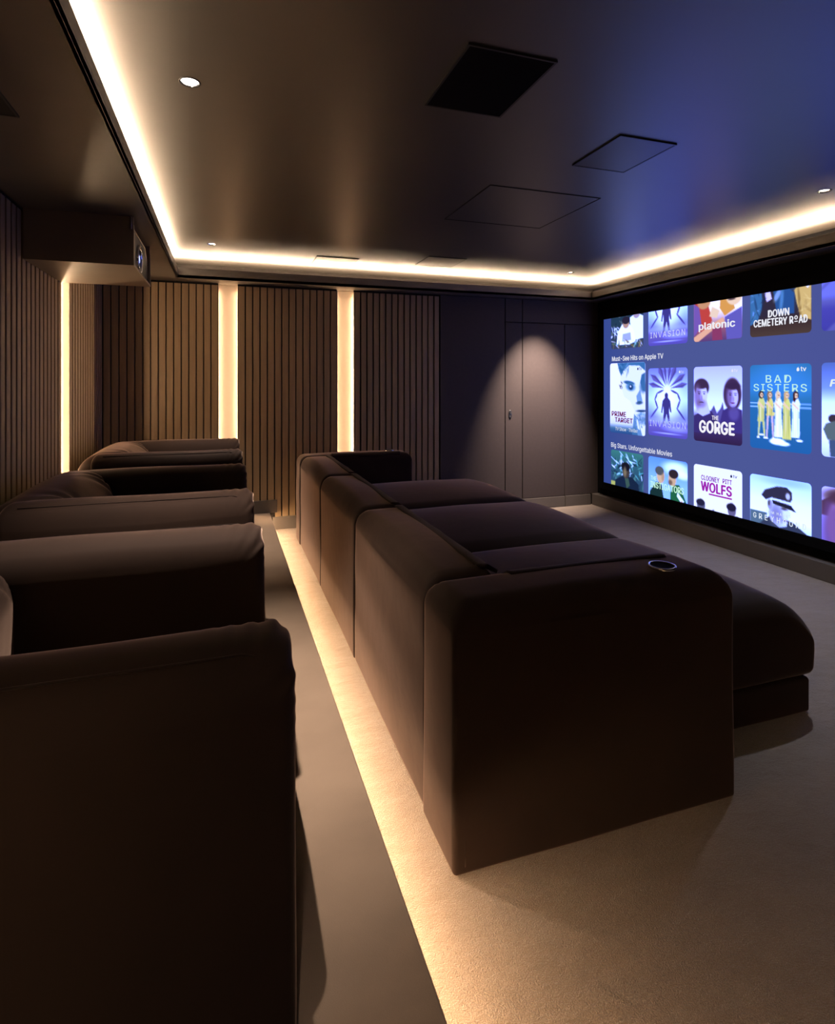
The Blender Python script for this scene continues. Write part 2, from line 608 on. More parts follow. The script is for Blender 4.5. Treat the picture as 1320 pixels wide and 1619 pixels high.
downlight('seat', 'largest chrome downlight, in the ceiling above the nearest armchair')
downlight('far_seat', 'small downlight in the far left corner of the ceiling')
downlight('door', 'small bright downlight in front of the door')
downlight('screen_side', 'small downlight at the right edge near the screen')
downlight('added_seat', 'added downlight over the platform, unseen behind the viewer')  # extra lamp added out of view to brighten the nearest armchair
downlight('added_screen', 'added downlight near the screen, unseen behind the viewer')  # extra lamp added out of view for light on the floor


def ceiling_speaker(x0, x1, y0, y1, z, label, mat):
    t = thing('ceiling_speaker', label, 'speaker', ((x0 + x1) / 2, (y0 + y1) / 2, z), 'square speaker panels flush in the ceiling')
    off = t.location
    w = .008
    fr = boxes('frame', [(x0, x0 + w, y0, y1, z - .007, z - .0005), (x1 - w, x1, y0, y1, z - .007, z - .0005),
                         (x0 + w, x1 - w, y0, y0 + w, z - .007, z - .0005), (x0 + w, x1 - w, y1 - w, y1, z - .007, z - .0005)],
               M['blackmetal'], t, off)
    boxes('grille', [(x0 + w, x1 - w, y0 + w, y1 - w, z - .0055, z - .0005)], mat, t, off)
    return t


ceiling_speaker(.782, 1.128, 1.780, 2.231, ZC, 'large black square speaker panel nearest in the ceiling', M['black'])
ceiling_speaker(1.738, 2.064, 2.215, 2.605, ZC, 'square ceiling panel catching the blue screen light', M['panel'])
ceiling_speaker(.792, 1.180, 5.210, 5.605, ZC, 'square ceiling panel brightly lit beside the far cove', M['panel'])
ceiling_speaker(1.755, 2.130, 4.890, 5.280, ZC, 'dark square ceiling panel right of the lit one by the far cove', M['panel'])
ceiling_speaker(-1.03, -.707, 2.02, 2.438, ZS, 'dark speaker panel in the soffit at the left edge', M['speaker'])
t = thing('ceiling_hatch', 'square access hatch drawn by thin lines in the middle of the ceiling', 'hatch', (1.845, 3.38, ZC))
off = t.location
boxes('hatch_panel', [(1.470, 2.214, 3.028, 3.745, ZC - .0015, ZC - .0003)], M['ceiling'], t, off)
w = .004
for bx in ((1.462, 1.466, 3.02, 3.753), (2.218, 2.222, 3.02, 3.753), (1.466, 2.218, 3.02, 3.024), (1.466, 2.218, 3.749, 3.753)):
    boxes('hatch_edge', [(*bx, ZC - .004, ZC - .0003)], M['blackmetal'], t, off)

# ================================================================== PROJECTOR
HX0, HX1, HY0, HY1, HZ = XL + .004, -.505, 3.70, 4.495, 2.155
t = thing('projector_housing', 'bronze box hanging from the soffit around the projector', 'housing', ((HX0 + HX1) / 2, (HY0 + HY1) / 2, HZ))
off = t.location
K = .018
boxes('bottom_panel', [(HX0, HX1, HY0, HY1, HZ, HZ + K)], M['housing'], t, off)
boxes('side_panel', [(HX0, HX1, HY0, HY0 + K, HZ + K, ZS - .001)], M['housing'], t, off)
boxes('side_panel', [(HX0, HX1, HY1 - K, HY1, HZ + K, ZS - .001)], M['housing'], t, off)
boxes('front_edge', [(HX1, HX1 + .004, HY0, HY0 + .010, HZ, ZS - .05), (HX1, HX1 + .004, HY1 - .010, HY1, HZ, ZS - .05),
                     (HX1, HX1 + .004, HY0, HY1, HZ, HZ + .010)], M['alu'], t, off)
v, f = tube([(HX1 - .01, HY0 - .006, ZS - .003), (HX1 - .01, HY0 - .006, ZS - .075)], .004)
make('hanger_rod', v, f, M['alu'], t, True, off)
t = thing('projector', 'black projector with a round glowing lens inside the housing', 'projector', ((HX0 + HX1) / 2, (HY0 + HY1) / 2, HZ + K + .001))
off = t.location
px = HX1 - .02
ya, yb, za, zt = HY0 + .05, HY1 - .05, HZ + K + .001, ZS - .04
c = .06
prof = [(ya, za + c), (ya + .20, za), (yb - c, za), (yb, za + .03), (yb, zt - c), (yb - .10, zt), (ya + c, zt), (ya, zt - .03)]
vs = [(px, y, z) for y, z in prof] + [(px - .42, y, z) for y, z in prof]
fs = [tuple(range(8)), tuple(range(15, 7, -1))] + [(i, i + 8, (i + 1) % 8 + 8, (i + 1) % 8) for i in range(8)]
bd = make('body', vs, fs, M['blackmetal'], t, False, off)
v, f = tube([(px + .002, y, z) for y, z in prof], .0035, 6, True)
make('body_edge', v, f, M['alu'], bd, True, off)
ly, lz = 4.06, 2.262


def xlathe(profile, cy, cz, seg=32):
    v, f = lathe(profile, seg)
    return [(p[2], cy + p[0], cz + p[1]) for p in v], f


v, f = xlathe([(.096, px), (.096, px + .012), (.088, px + .016), (.078, px + .010), (.070, px - .02)], ly, lz)
lr = make('lens_ring', v, f, M['chrome'], t, True, off)
v, f = xlathe([(.072, px - .006), (.05, px + .002), (.025, px + .006), (.0001, px + .007)], ly, lz)
make('lens_glass', v, f, M['glass'], t, True, off)
v, f = xlathe([(.024, px + .0068), (.012, px + .0085), (.0001, px + .009)], ly, lz)
make('lens_glow', v, f, M['lensglow'], t, True, off)

# ================================================================== SEATING
def soft(name, args, mat, parent, off=(0, 0, 0), **kw):
    v, f = rbox(*args, **kw)
    return make(name, v, f, mat, parent, True, off)


def softtop(x0, x1, y0, y1, z0, z1, rx0, rx1, ry0, ry1, low=.25):
    """round the top edges over by a radius of their own on each side"""
    def fn(Q):
        drop = np.zeros(len(Q))
        for e, R in ((Q[:, 0] - x0, rx0), (x1 - Q[:, 0], rx1), (Q[:, 1] - y0, ry0), (y1 - Q[:, 1], ry1)):
            if R:
                q = np.clip(1 - e / R, 0, .985)
                drop = np.sqrt(drop ** 2 + (R * (1 - np.sqrt(1 - q * q))) ** 2)
        zb = z0 + low * (z1 - z0)
        t = np.clip((Q[:, 2] - zb) / (z1 - zb), 0, 1)
        Q[:, 2] -= t * np.minimum(drop, .92 * (z1 - zb))
        return Q
    return fn


# ---- front row sofa
SX, SY0 = .65, 1.567
BY = [1.849, 2.979, 4.109, 5.239]
sofa = thing('sectional_sofa', 'long dark brown velvet sofa with three chaise seats and two cup-holder arms', 'sofa', (SX + .9, (SY0 + 5.51) / 2, 0))
so = sofa.location


def wob(Q, a, s, seed):
    rs = np.random.RandomState(seed)
    for _ in range(4):
        k = rs.normal(size=3) * s
        ph = rs.rand() * 6.28
        d = rs.normal(size=3)
        d /= np.linalg.norm(d)
        Q += (np.sin(Q @ k + ph) * a)[:, None] * d
    return Q


for i in range(3):
    a, b = BY[i], BY[i + 1]
    ft = softtop(SX, SX + .275, a, b, .004, .80, .085, .05, .045, .045, .5)
    bs = soft('back_section', (SX, SX + .275, a + .002, b - .002, .004, .80), M['velvet'], sofa, so, r=.026, rbot=.012,
              n=(16, 30, 22), puff=(.008, .0, .020), k=3, deform=lambda Q, i=i: ft(wob(Q, .0014, 7, i)))
    # flat zip flap sewn along the front of the top, slightly wavy
    fv, ff = [], []
    ny = 48
    for q, y in enumerate(np.linspace(a + .03, b - .03, ny + 1)):
        wv = .005 * math.sin(11 * y + i) + .003 * math.sin(31 * y)
        for dx, dz in ((.212, .007), (.222, .013), (.256, .010), (.282 + wv, -.012), (.278 + wv, -.024), (.250, -.006)):
            fv.append((SX + dx, y, .802 + dz))
        if q:
            for k in range(6):
                ff.append(((q - 1) * 6 + k, q * 6 + k, q * 6 + (k + 1) % 6, (q - 1) * 6 + (k + 1) % 6))
    ff += [tuple(range(6)), tuple(ny * 6 + k for k in range(5, -1, -1))]
    make('zip_flap', fv, ff, M['welt'], bs, True, so)
    soft('plinth', (SX + .28, 2.474, a + .012, b - .012, .003, .158), M['velvet'], sofa, so, r=.016, n=(8, 6, 2), k=3)
    st_ = softtop(SX + .26, 2.515, a, b, .16, .525, 0, .30, .10, .10, .12)
    soft('seat_cushion', (SX + .26, 2.515, a + .003, b - .003, .160, .525), M['velvet'], sofa, so, r=.045, rbot=.045,
         n=(44, 30, 10), puff=(.0, .0, .055), k=4, deform=lambda Q, i=i: st_(wob(Q, .0015, 6, 20 + i)))


def arm(y0, y1, inner, seed):
    rn, rf = (.080, .050) if inner > 0 else (.050, .080)
    ft = softtop(SX - .008, 1.715, y0, y1, .002, .80, .075, .080, rn, rf, .5)
    ar = soft('armrest', (SX - .008, 1.715, y0, y1, .002, .80), M['velvet'], sofa, so, r=.018, rbot=.014, n=(60, 16, 26),
              puff=(.006, .008, .010), k=3, deform=lambda Q: ft(wob(Q, .0014, 7, seed)))
    s = 1 if inner > 0 else -1
    yy = y1 if inner > 0 else y0
    fv, ff = [], []
    nx = 48
    for q, x in enumerate(np.linspace(SX + .29, 1.60, nx + 1)):
        wv = .004 * math.sin(13 * x + seed) + .002 * math.sin(37 * x)
        for dy, dz in ((-.075, .001), (-.065, .009), (-.035, .006), (-.006 + wv, -.014), (-.010 + wv, -.026), (-.035, -.008)):
            fv.append((x, yy + s * dy, .803 + dz))
        if q:
            for k in range(6):
                ff.append(((q - 1) * 6 + k, q * 6 + k, q * 6 + (k + 1) % 6, (q - 1) * 6 + (k + 1) % 6))
    ff += [tuple(range(6)), tuple(nx * 6 + k for k in range(5, -1, -1))]
    make('zip_flap', fv, ff, M['welt'], ar, True, so)
    v, f = tube([(SX + .028, yy - s * (y1 - y0) + s * .004, z) for z in np.linspace(.03, .68, 20)], .003, 6)
    make('welt', v, f, M['welt'], ar, True, so)
    return ar


def cup_holder(ar, x, y):
    z = .812
    v, f = lathe([(.047, z - .004), (.048, z + .003), (.046, z + .006), (.0415, z + .005), (.040, z - .002)], 36, x, y)
    make('cup_holder_ring', v, f, M['chrome'], ar, True, so)
    v, f = lathe([(.0405, z + .004), (.040, z + .0025), (.030, z + .002), (.0001, z + .002)], 36, x, y)
    make('cup_well', v, f, M['black'], ar, True, so)


ar = arm(SY0, BY[0] - .002, 1, 40)
cup_holder(ar, 1.487, 1.668)
ar2 = arm(BY[3] + .002, 5.51, -1, 41)
cup_holder(ar2, 1.52, 5.37)

# ---- back row armchairs; local origin: front of the near arm, on the platform
CH_H = .785
CH_W = .925


def pleats(Q):
    """gathers where the arm cover turns over its front end"""
    d = np.sqrt((Q[:, 0] + .02) ** 2 + (Q[:, 2] - (CH_H - .06)) ** 2)
    w = np.exp(-(d / .11) ** 2)
    an = np.arctan2(Q[:, 2] - (CH_H - .16), Q[:, 0] + .12)
    Q[:, 0] += w * .0022 * np.sin(an * 24 + Q[:, 1] * 26)
    Q[:, 2] += w * .0040 * np.sin(an * 24 + Q[:, 1] * 26)
    # a slack, softly tapering front
    Q[:, 0] += .018 * np.clip((Q[:, 2] - .1) / .6, 0, 1) * (Q[:, 0] > -.2) * 0
    return Q


def back_folds(Q):
    w = np.exp(-((Q[:, 2] - .72) / .12) ** 2)
    an = np.arctan2(Q[:, 0] + .72, Q[:, 1] - CH_W / 2)
    for yc in (0.10, CH_W - .10):
        d = np.sqrt((Q[:, 0] + .74) ** 2 + (Q[:, 1] - yc) ** 2)
        wf_ = np.exp(-(d / .16) ** 2) * w
        th = np.arctan2(Q[:, 0] + .70, Q[:, 1] - yc)
        Q[:, 2] += wf_ * .011 * np.sin(th * 11)
    return Q


def build_chair():
    t = thing('armchair', '', 'armchair', (0, 0, 0), 'brown velvet armchairs on the platform')
    for k, yc in enumerate((0.0, CH_W)):
        def roll(Q, yc=yc):
            q = np.clip(np.abs(Q[:, 1] - yc) / .13, 0, 1)
            w = np.clip((Q[:, 2] - .35) / (CH_H - .35), 0, 1)
            Q[:, 2] -= w * (1 - np.sqrt(np.maximum(1 - q ** 2.4 * .9, 0))) * .105
            return pleats(wob(Q, .0016, 8, 60))
        a = soft('armrest', (-1.02, 0, yc - .13, yc + .13, .012, CH_H), M['velvet'], t, r=.036, rbot=.02, n=(80, 12, 40),
                 puff=(.006, .012, .004), deform=roll, k=6)
        s = -1 if k == 0 else 1
        # welt along the outer shoulder of the arm and down its front edge
        pth = [(x, yc + s * .075, CH_H - .0112) for x in np.linspace(-.95, -.10, 30)]
        for q in np.linspace(0, 1, 12)[1:]:
            an = q * math.pi / 2
            pth.append((-.10 + .092 * math.sin(an), yc + s * (.075 + .035 * q), CH_H - .0112 - .12 * (1 - math.cos(an))))
        pth += [(-.010, yc + s * .112, z) for z in np.linspace(CH_H - .17, .05, 14)]
        v, f = tube(pth, .0028, 6)
        make('welt', v, f, M['welt'], a, True)
    soft('backrest', (-1.13, -.735, -.115, CH_W + .115, .012, .775), M['velvet'], t, r=.150, rbot=.03, n=(14, 60, 16),
         puff=(.01, .0, .022), deform=lambda Q: back_folds(wob(Q, .002, 8, 61)), k=8)
    soft('seat_cushion', (-.80, .028, .128, CH_W - .128, .20, .462), M['velvet'], t, r=.085, n=(14, 10, 4), puff=(.01, 0, .03),
         deform=lambda Q: wob(Q, .002, 7, 62))
    boxes('seat_base', [(-.95, -.03, .125, CH_W - .125, .03, .205)], M['velvet'], t, bevel=.01)
    for x in (-.95, -.12):
        for y in (0, CH_W):
            boxes('foot', [(x - .03, x + .03, y - .03, y + .03, 0, .02)], M['blackmetal'], t)
    return t


def copy_tree(o, parent=None):
    c = o.copy()
    COL.objects.link(c)
    c.parent = parent
    for ch in list(o.children):
        copy_tree(ch, c)
    return c


chair = build_chair()
CHX = .13
spots = [(1.232, 'brown velvet armchair nearest the viewer, cut off by the left edge'),
         (2.875, 'middle brown velvet armchair of the back row'),
         (4.640, 'farthest brown velvet armchair, below the light slot of the far wall')]
for i, (y, lab) in enumerate(spots):
    c = chair if i == 0 else copy_tree(chair)
    c.location = (CHX, y, ZP)
    c['label'] = lab

# ================================================================== SCREEN
SYL, SYR, SZ0, SZ1 = 5.720, 2.310, .295, 2.215     # left edge, right edge (in view order), bottom, top
scr = thing('projection_screen', 'wide screen showing rows of film posters on a slate blue menu', 'screen', (XR - .03, (SYL + SYR) / 2, SZ0 - .08))
off = scr.location
BW = .075
boxes('screen_frame', [(XS - .022, XR - .001, SYR - BW, SYL + BW, SZ1, SZ1 + BW), (XS - .022, XR - .001, SYR - BW, SYL + BW, SZ0 - BW, SZ0),
                       (XS - .022, XR - .001, SYL, SYL + BW, SZ0, SZ1), (XS - .022, XR - .001, SYR - BW, SYR, SZ0, SZ1)], M['black'], scr, off)


def picture_material():
    m, nt, b = new_mat('projected_picture')
    nt.nodes.remove(b)
    at = nt.nodes.new('ShaderNodeAttribute')
    at.attribute_name = 'paint'
    e = nt.nodes.new('ShaderNodeEmission')
    e.inputs[1].default_value = 1.0
    nt.links.new(at.outputs['Color'], e.inputs[0])
    m.cycles.emission_sampling = 'NONE'      # thousands of tiny faces: found by the paths themselves
    nt.links.new(e.outputs[0], nt.nodes['Material Output'].inputs[0])
    return m


M['picture'] = picture_material()


def set_paint(me, cols, hdr=1.0):
    a = me.color_attributes.new('paint', 'FLOAT_COLOR', 'POINT')
    c = np.ones((len(me.vertices), 4), dtype=np.float32)
    # the projector's highlights are brighter than white and cool against the warm room lamps
    k = np.clip((cols @ np.array((.3, .5, .2)) - .22) / .4, 0, 1)[:, None]
    k = k * np.clip((cols[:, 2] / np.maximum(cols.max(1), 1e-6) - .72) / .22, 0, 1)[:, None]
    c[:, :3] = cols * (1 + k * np.array((.12, .45, 3.8)) * hdr)
    a.data.foreach_set('color', c.ravel())


def srgb2lin(a):
    a = np.clip(a, 0, 1)
    return np.where(a <= .04045, a / 12.92, ((a + .055) / 1.055) ** 2.4)


def on_screen(s, z, layer):
    """s metres from the picture's left edge, z height"""
    return (XS - .0008 * layer, SYL - s, z)


# menu background
nx, nz = 60, 34
vs, fs, cc = [], [], []
Wd = SYL - SYR
for j in range(nz + 1):
    for i in range(nx + 1):
        s, z = Wd * i / nx, SZ0 + (SZ1 - SZ0) * j / nz
        vs.append(on_screen(s, z, 0))
        q = min(1, s / .9)
        a = np.array((56, 76, 150.)) * (1 - q) + np.array((76, 88, 152.)) * q
        q2 = max(0, min(1, (s - 2.0) / 1.0))
        a = a * (1 - q2) + np.array((74, 82, 152.)) * q2
        cc.append(a / 255)
for j in range(nz):
    for i in range(nx):
        a = j * (nx + 1) + i
        fs.append((a, a + 1, a + nx + 2, a + nx + 1))
pic = make('picture', vs, fs, M['picture'], scr, False, off)
set_paint(pic.data, srgb2lin(np.array(cc)))


class Paint:
    """small painter: colours on the vertices of a poster-sized grid; x 0..1, y 0..1.3 downwards"""

    def __init__(self, nx=70, ny=92, h=1.3):
        self.nx, self.ny, self.h = nx, ny, h
        x = np.linspace(0, 1, nx + 1)
        y = np.linspace(0, h, ny + 1)
        self.X, self.Y = np.meshgrid(x, y)
        self.C = np.zeros((ny + 1, nx + 1, 3))

    def mix(self, m, col):
        c = np.array(col, dtype=float) / 255
        self.C = self.C * (1 - m[..., None]) + c * m[..., None]

    def grad(self, stops):
        ys = [s[0] for s in stops]
        for k in range(3):
            self.C[..., k] = np.interp(self.Y, ys, [s[1][k] / 255 for s in stops])

    def ell(self, cx, cy, rx, ry, col, a=1.0, soft=.12, rot=0.0):
        dx, dy = self.X - cx, self.Y - cy
        c, s = math.cos(rot), math.sin(rot)
        u, v = (dx * c + dy * s) / rx, (-dx * s + dy * c) / ry
        d = np.sqrt(u * u + v * v)
        m = np.clip((1 + soft - d) / (2 * soft), 0, 1)
        self.mix(m * m * (3 - 2 * m) * a, col)

    def poly(self, pts, col, a=1.0):
        m = np.zeros_like(self.X)
        ex, ey = 1.0 / self.nx, self.h / self.ny
        n = 3
        for i in range(n):
            for j in range(n):
                px = self.X + ((i + .5) / n - .5) * ex
                py = self.Y + ((j + .5) / n - .5) * ey
                ins = np.zeros(self.X.shape, bool)
                for k in range(len(pts)):
                    x1, y1 = pts[k]
                    x2, y2 = pts[k - 1]
                    if y1 == y2:
                        continue
                    ins ^= ((y1 > py) != (y2 > py)) & (px < (x2 - x1) * (py - y1) / (y2 - y1) + x1)
                m += ins
        self.mix(m / (n * n) * a, col)

    def streaks(self, seed, n, cols, box, ln=.08, th=.012, a=.7):
        rs = np.random.RandomState(seed)
        for _ in range(n):
            x = box[0] + rs.rand() * (box[2] - box[0])
            y = box[1] + rs.rand() * (box[3] - box[1])
            self.ell(x, y, ln * (.4 + rs.rand()), th * (.5 + rs.rand()), cols[rs.randint(len(cols))], a * (.5 + .5 * rs.rand()), .5, rs.rand() * 3.1)

    def person(self, cx, cy, r, skin, hair, shade, coat, long=False, side=1):
        """head and shoulders; r = half head width"""
        self.ell(cx, cy + r * 4.3, r * 2.7, r * 2.7, coat, 1, .10)
        self.poly([(cx - r * .5, cy + r * .6), (cx + r * .5, cy + r * .6), (cx + r * .8, cy + r * 2.1), (cx - r * .8, cy + r * 2.1)], shade)
        if long:
            self.ell(cx, cy + r * .35, r * 1.45, r * 1.9, hair, 1, .10)
        self.ell(cx, cy - r * .25, r * 1.12, r * 1.35, hair, 1, .08)
        self.ell(cx, cy + r * .15, r * .92, r * 1.28, skin, 1, .10)
        self.ell(cx + side * r * .55, cy + r * .25, r * .45, r * 1.1, shade, .75, .5)
        self.ell(cx, cy - r * 1.02, r * .95, r * .42, hair, .95, .3)
        for s in (-1, 1):
            self.ell(cx + s * r * .38, cy + r * .02, r * .20, r * .09, hair, .9, .4)
            self.ell(cx + s * r * .38, cy - r * .20, r * .26, r * .06, hair, .7, .4)
        self.ell(cx + side * r * .1, cy + r * .40, r * .10, r * .30, shade, .7, .5)
        self.ell(cx, cy + r * .85, r * .34, r * .08, shade, 1, .5)


WHITE = (238, 240, 250)


def p_kitchen():
    p = Paint()
    p.grad([(0, (30, 60, 80)), (.9, (38, 62, 92)), (1.3, (60, 70, 110))])
    p.streaks(1, 26, [(70, 120, 130), (20, 30, 60), (150, 160, 180)], (0, .6, 1, 1.05), .06, .02, .6)
    p.poly([(.60, .68), (.80, .60), (1, .68), (1, 1.12), (.72, 1.15), (.62, .9)], (232, 236, 248))
    p.ell(.80, .62, .10, .09, (170, 150, 160))
    p.poly([(.22, .95), (.36, .80), (.58, .80), (.72, .95), (.78, 1.18), (.60, 1.22), (.18, 1.22)], (240, 243, 252))
    p.ell(.48, .79, .10, .10, (185, 150, 150))
    p.ell(.48, .72, .12, .08, (40, 35, 60))
    p.poly([(.38, 1.0), (.62, .98), (.64, 1.14), (.36, 1.16)], (160, 165, 215))
    p.streaks(2, 30, [(230, 235, 240), (70, 140, 150), (120, 110, 80), (245, 248, 255)], (.05, 1.14, .98, 1.27), .07, .016, .9)
    p.streaks(4, 12, [(225, 230, 245)], (.0, .86, .24, 1.05), .06, .016, .9)
    return p


def p_petal():
    p = Paint()
    p.grad([(0, (120, 130, 225)), (.25, (150, 170, 240)), (.6, (190, 215, 250)), (.85, (140, 160, 240)), (1.05, (110, 105, 215)), (1.3, (88, 80, 205))])
    p.ell(.5, .60, .30, .36, (245, 248, 255), .9, .7)
    dk, md = (62, 58, 150), (98, 92, 205)
    for a, l, wd_ in ((-1.35, .44, .050), (-.98, .47, .060), (-.45, .46, .065), (-.16, .42, .045), (.16, .42, .045), (.45, .46, .065), (.98, .47, .060), (1.35, .44, .050)):
        ux, uy = math.sin(a), -math.cos(a) * .95
        nx_, ny_ = -uy, ux
        b0 = (.5 + ux * .07, .40 + uy * .07)
        P_ = lambda q, w_: (b0[0] + ux * l * q + nx_ * w_, b0[1] + uy * l * q + ny_ * w_)
        p.poly([P_(0, 0), P_(.45, wd_ * .55), P_(.72, wd_), P_(1, 0), P_(.72, -wd_), P_(.45, -wd_ * .55)], md, .92)
        p.poly([P_(.1, 0), P_(.7, wd_ * .75), P_(1, 0)], dk, .5)
    for s in (-1, 1):
        pts = [(.5 + s * .10, .42), (.5 + s * .26, .48), (.5 + s * .32, .60), (.5 + s * .25, .76), (.5 + s * .44, .96)]
        for (xa, ya_), (xb_, yb_) in zip(pts[:-1], pts[1:]):
            dx, dy = xb_ - xa, yb_ - ya_
            L = math.hypot(dx, dy)
            p.ell((xa + xb_) / 2, (ya_ + yb_) / 2, L * .55, .020, (80, 76, 180), 1, .3, math.atan2(dy, dx))
    p.ell(.48, .52, .045, .055, dk)
    p.poly([(.38, .62), (.44, .56), (.52, .56), (.58, .62), (.61, .84), (.57, .82), (.555, .72), (.55, .84), (.575, 1.04), (.53, 1.04),
            (.485, .86), (.43, 1.06), (.385, 1.06), (.41, .84), (.40, .72), (.37, .86), (.345, .84)], dk)
    p.ell(.5, 1.0, .7, .05, (170, 185, 250), .5, .8)
    p.ell(.75, 1.14, .28, .05, (190, 200, 255), .5, .8)
    p.ell(.5, 1.235, .3, .012, (200, 205, 255), .7, .8)
    return p


def p_couple():
    p = Paint()
    p.grad([(0, (250, 240, 225)), (.8, (252, 240, 228)), (1.1, (150, 90, 130)), (1.3, (92, 66, 130))])
    p.poly([(0, .55), (.30, .62), (.40, .95), (.30, 1.1), (0, 1.15)], (195, 70, 70))
    p.poly([(0, .62), (.12, .70), (.18, 1.05), (0, 1.2)], (120, 90, 190))
    p.ell(.22, .62, .14, .12, (205, 150, 120))
    p.ell(.22, .54, .17, .10, (150, 100, 60))
    p.poly([(.40, .72), (.56, .80), (.50, .92), (.34, .88)], (240, 215, 205))
    p.poly([(.58, .50), (.78, .52), (.86, .80), (.66, .90), (.56, .76)], (222, 160, 90))
    p.ell(.84, .60, .15, .14, (244, 215, 200))
    p.ell(.80, .64, .07, .02, (60, 40, 60), .8, .4)
    p.poly([(.66, .92), (1, .78), (1, 1.3), (.70, 1.3)], (100, 95, 200))
    p.poly([(.0, 1.22), (.30, 1.06), (.62, .92), (.66, 1.0), (.34, 1.16), (.10, 1.3), (0, 1.3)], (235, 180, 165))
    p.poly([(.40, 1.1), (.58, 1.06), (.62, 1.3), (.40, 1.3)], (140, 60, 110))
    return p


def p_coats():
    p = Paint()
    p.grad([(0, (60, 80, 120)), (.7, (48, 66, 110)), (1.0, (52, 44, 62)), (1.15, (66, 50, 54)), (1.3, (78, 62, 60))])
    p.poly([(0, .62), (.18, .55), (.24, .80), (.14, 1.05), (0, 1.12)], (60, 115, 185))
    p.poly([(.22, .62), (.42, .60), (.46, .90), (.40, 1.0), (.20, 1.0)], (50, 44, 66))
    p.poly([(.24, .58), (.34, .58), (.38, .74), (.29, .78)], (214, 190, 215))
    p.poly([(.40, .62), (.60, .56), (.74, .70), (.74, 1.0), (.46, .98)], (42, 86, 160))
    p.ell(.54, .78, .03, .18, (90, 150, 215), .7, .5, .1)
    p.ell(.47, .70, .04, .10, (180, 205, 235), .6, .5, .5)
    p.poly([(.74, .66), (.86, .54), (1, .56), (1, 1.12), (.84, 1.06), (.78, .86)], (214, 186, 128))
    p.poly([(.86, .56), (.94, .66), (1, .60), (1, .54)], (236, 232, 225))
    p.ell(.82, .84, .02, .22, (140, 112, 70), .8, .5, -.1)
    p.streaks(5, 14, [(120, 170, 225), (30, 50, 100)], (.02, .6, .25, 1.0), .08, .014, .6)
    p.streaks(6, 10, [(236, 214, 160), (150, 120, 76)], (.8, .7, .99, 1.05), .07, .014, .6)
    return p


def p_blue(seed=0):
    p = Paint()
    p.grad([(0, (110, 112, 215)), (.8, (112, 118, 222)), (1.0, (74, 72, 190)), (1.3, (66, 64, 175))])
    p.streaks(seed + 11, 10, [(140, 150, 235), (70, 70, 190)], (0, 0, 1, 1.3), .3, .05, .5)
    return p


def p_halfface():
    p = Paint()
    p.grad([(0, (240, 242, 250)), (.95, (238, 240, 250)), (1.12, (210, 220, 240)), (1.22, (60, 110, 175)), (1.3, (44, 80, 150))])
    p.poly([(.22, 0), (1, 0), (1, 1.3), (.80, 1.3), (.72, 1.05), (.70, .85), (.60, .70), (.42, .62), (.34, .45), (.30, .2)], (226, 235, 250))
    p.poly([(.22, 0), (1, 0), (1, .16), (.84, .06), (.56, .05), (.40, .14), (.34, .24), (.28, .16)], (58, 116, 190))
    p.streaks(8, 16, [(40, 90, 165), (120, 170, 225)], (.24, 0, .55, .18), .07, .014, .7)
    p.poly([(1, .18), (.90, .22), (.86, .36), (.93, .50), (1, .52)], (56, 110, 185))
    p.ell(.56, .365, .15, .035, (40, 92, 168), .95, .3, .12)
    p.ell(.60, .44, .125, .070, (70, 130, 200), .9, .4, .1)
    p.ell(.61, .445, .055, .050, (28, 62, 130), 1, .3)
    p.ell(.60, .43, .018, .018, (245, 250, 255), 1, .4)
    p.ell(.94, .44, .09, .10, (60, 112, 185), .8, .5)
    p.poly([(.76, .60), (.86, .48), (.92, .68), (.84, .74), (.78, .70)], (70, 125, 195), .7)
    p.ell(.84, .72, .09, .030, (30, 70, 140), .8, .4, -.1)
    p.ell(.90, .86, .14, .022, (26, 60, 128), .9, .4, -.05)
    p.ell(.92, .915, .11, .024, (120, 168, 222), .8, .5)
    p.ell(.94, 1.02, .18, .07, (70, 120, 190), .75, .6)
    p.poly([(.70, .92), (.80, 1.0), (.92, 1.3), (.64, 1.3)], (70, 125, 195), .8)
    p.poly([(.74, .98), (.80, 1.02), (.86, 1.2), (.80, 1.18)], (232, 240, 250), .9)
    p.streaks(9, 40, [(90, 145, 210), (200, 220, 245), (50, 100, 175)], (.74, .9, 1, 1.15), .03, .012, .5)
    p.streaks(10, 6, [(20, 30, 60)], (.30, .36, .36, .50), .03, .012, .8)
    return p


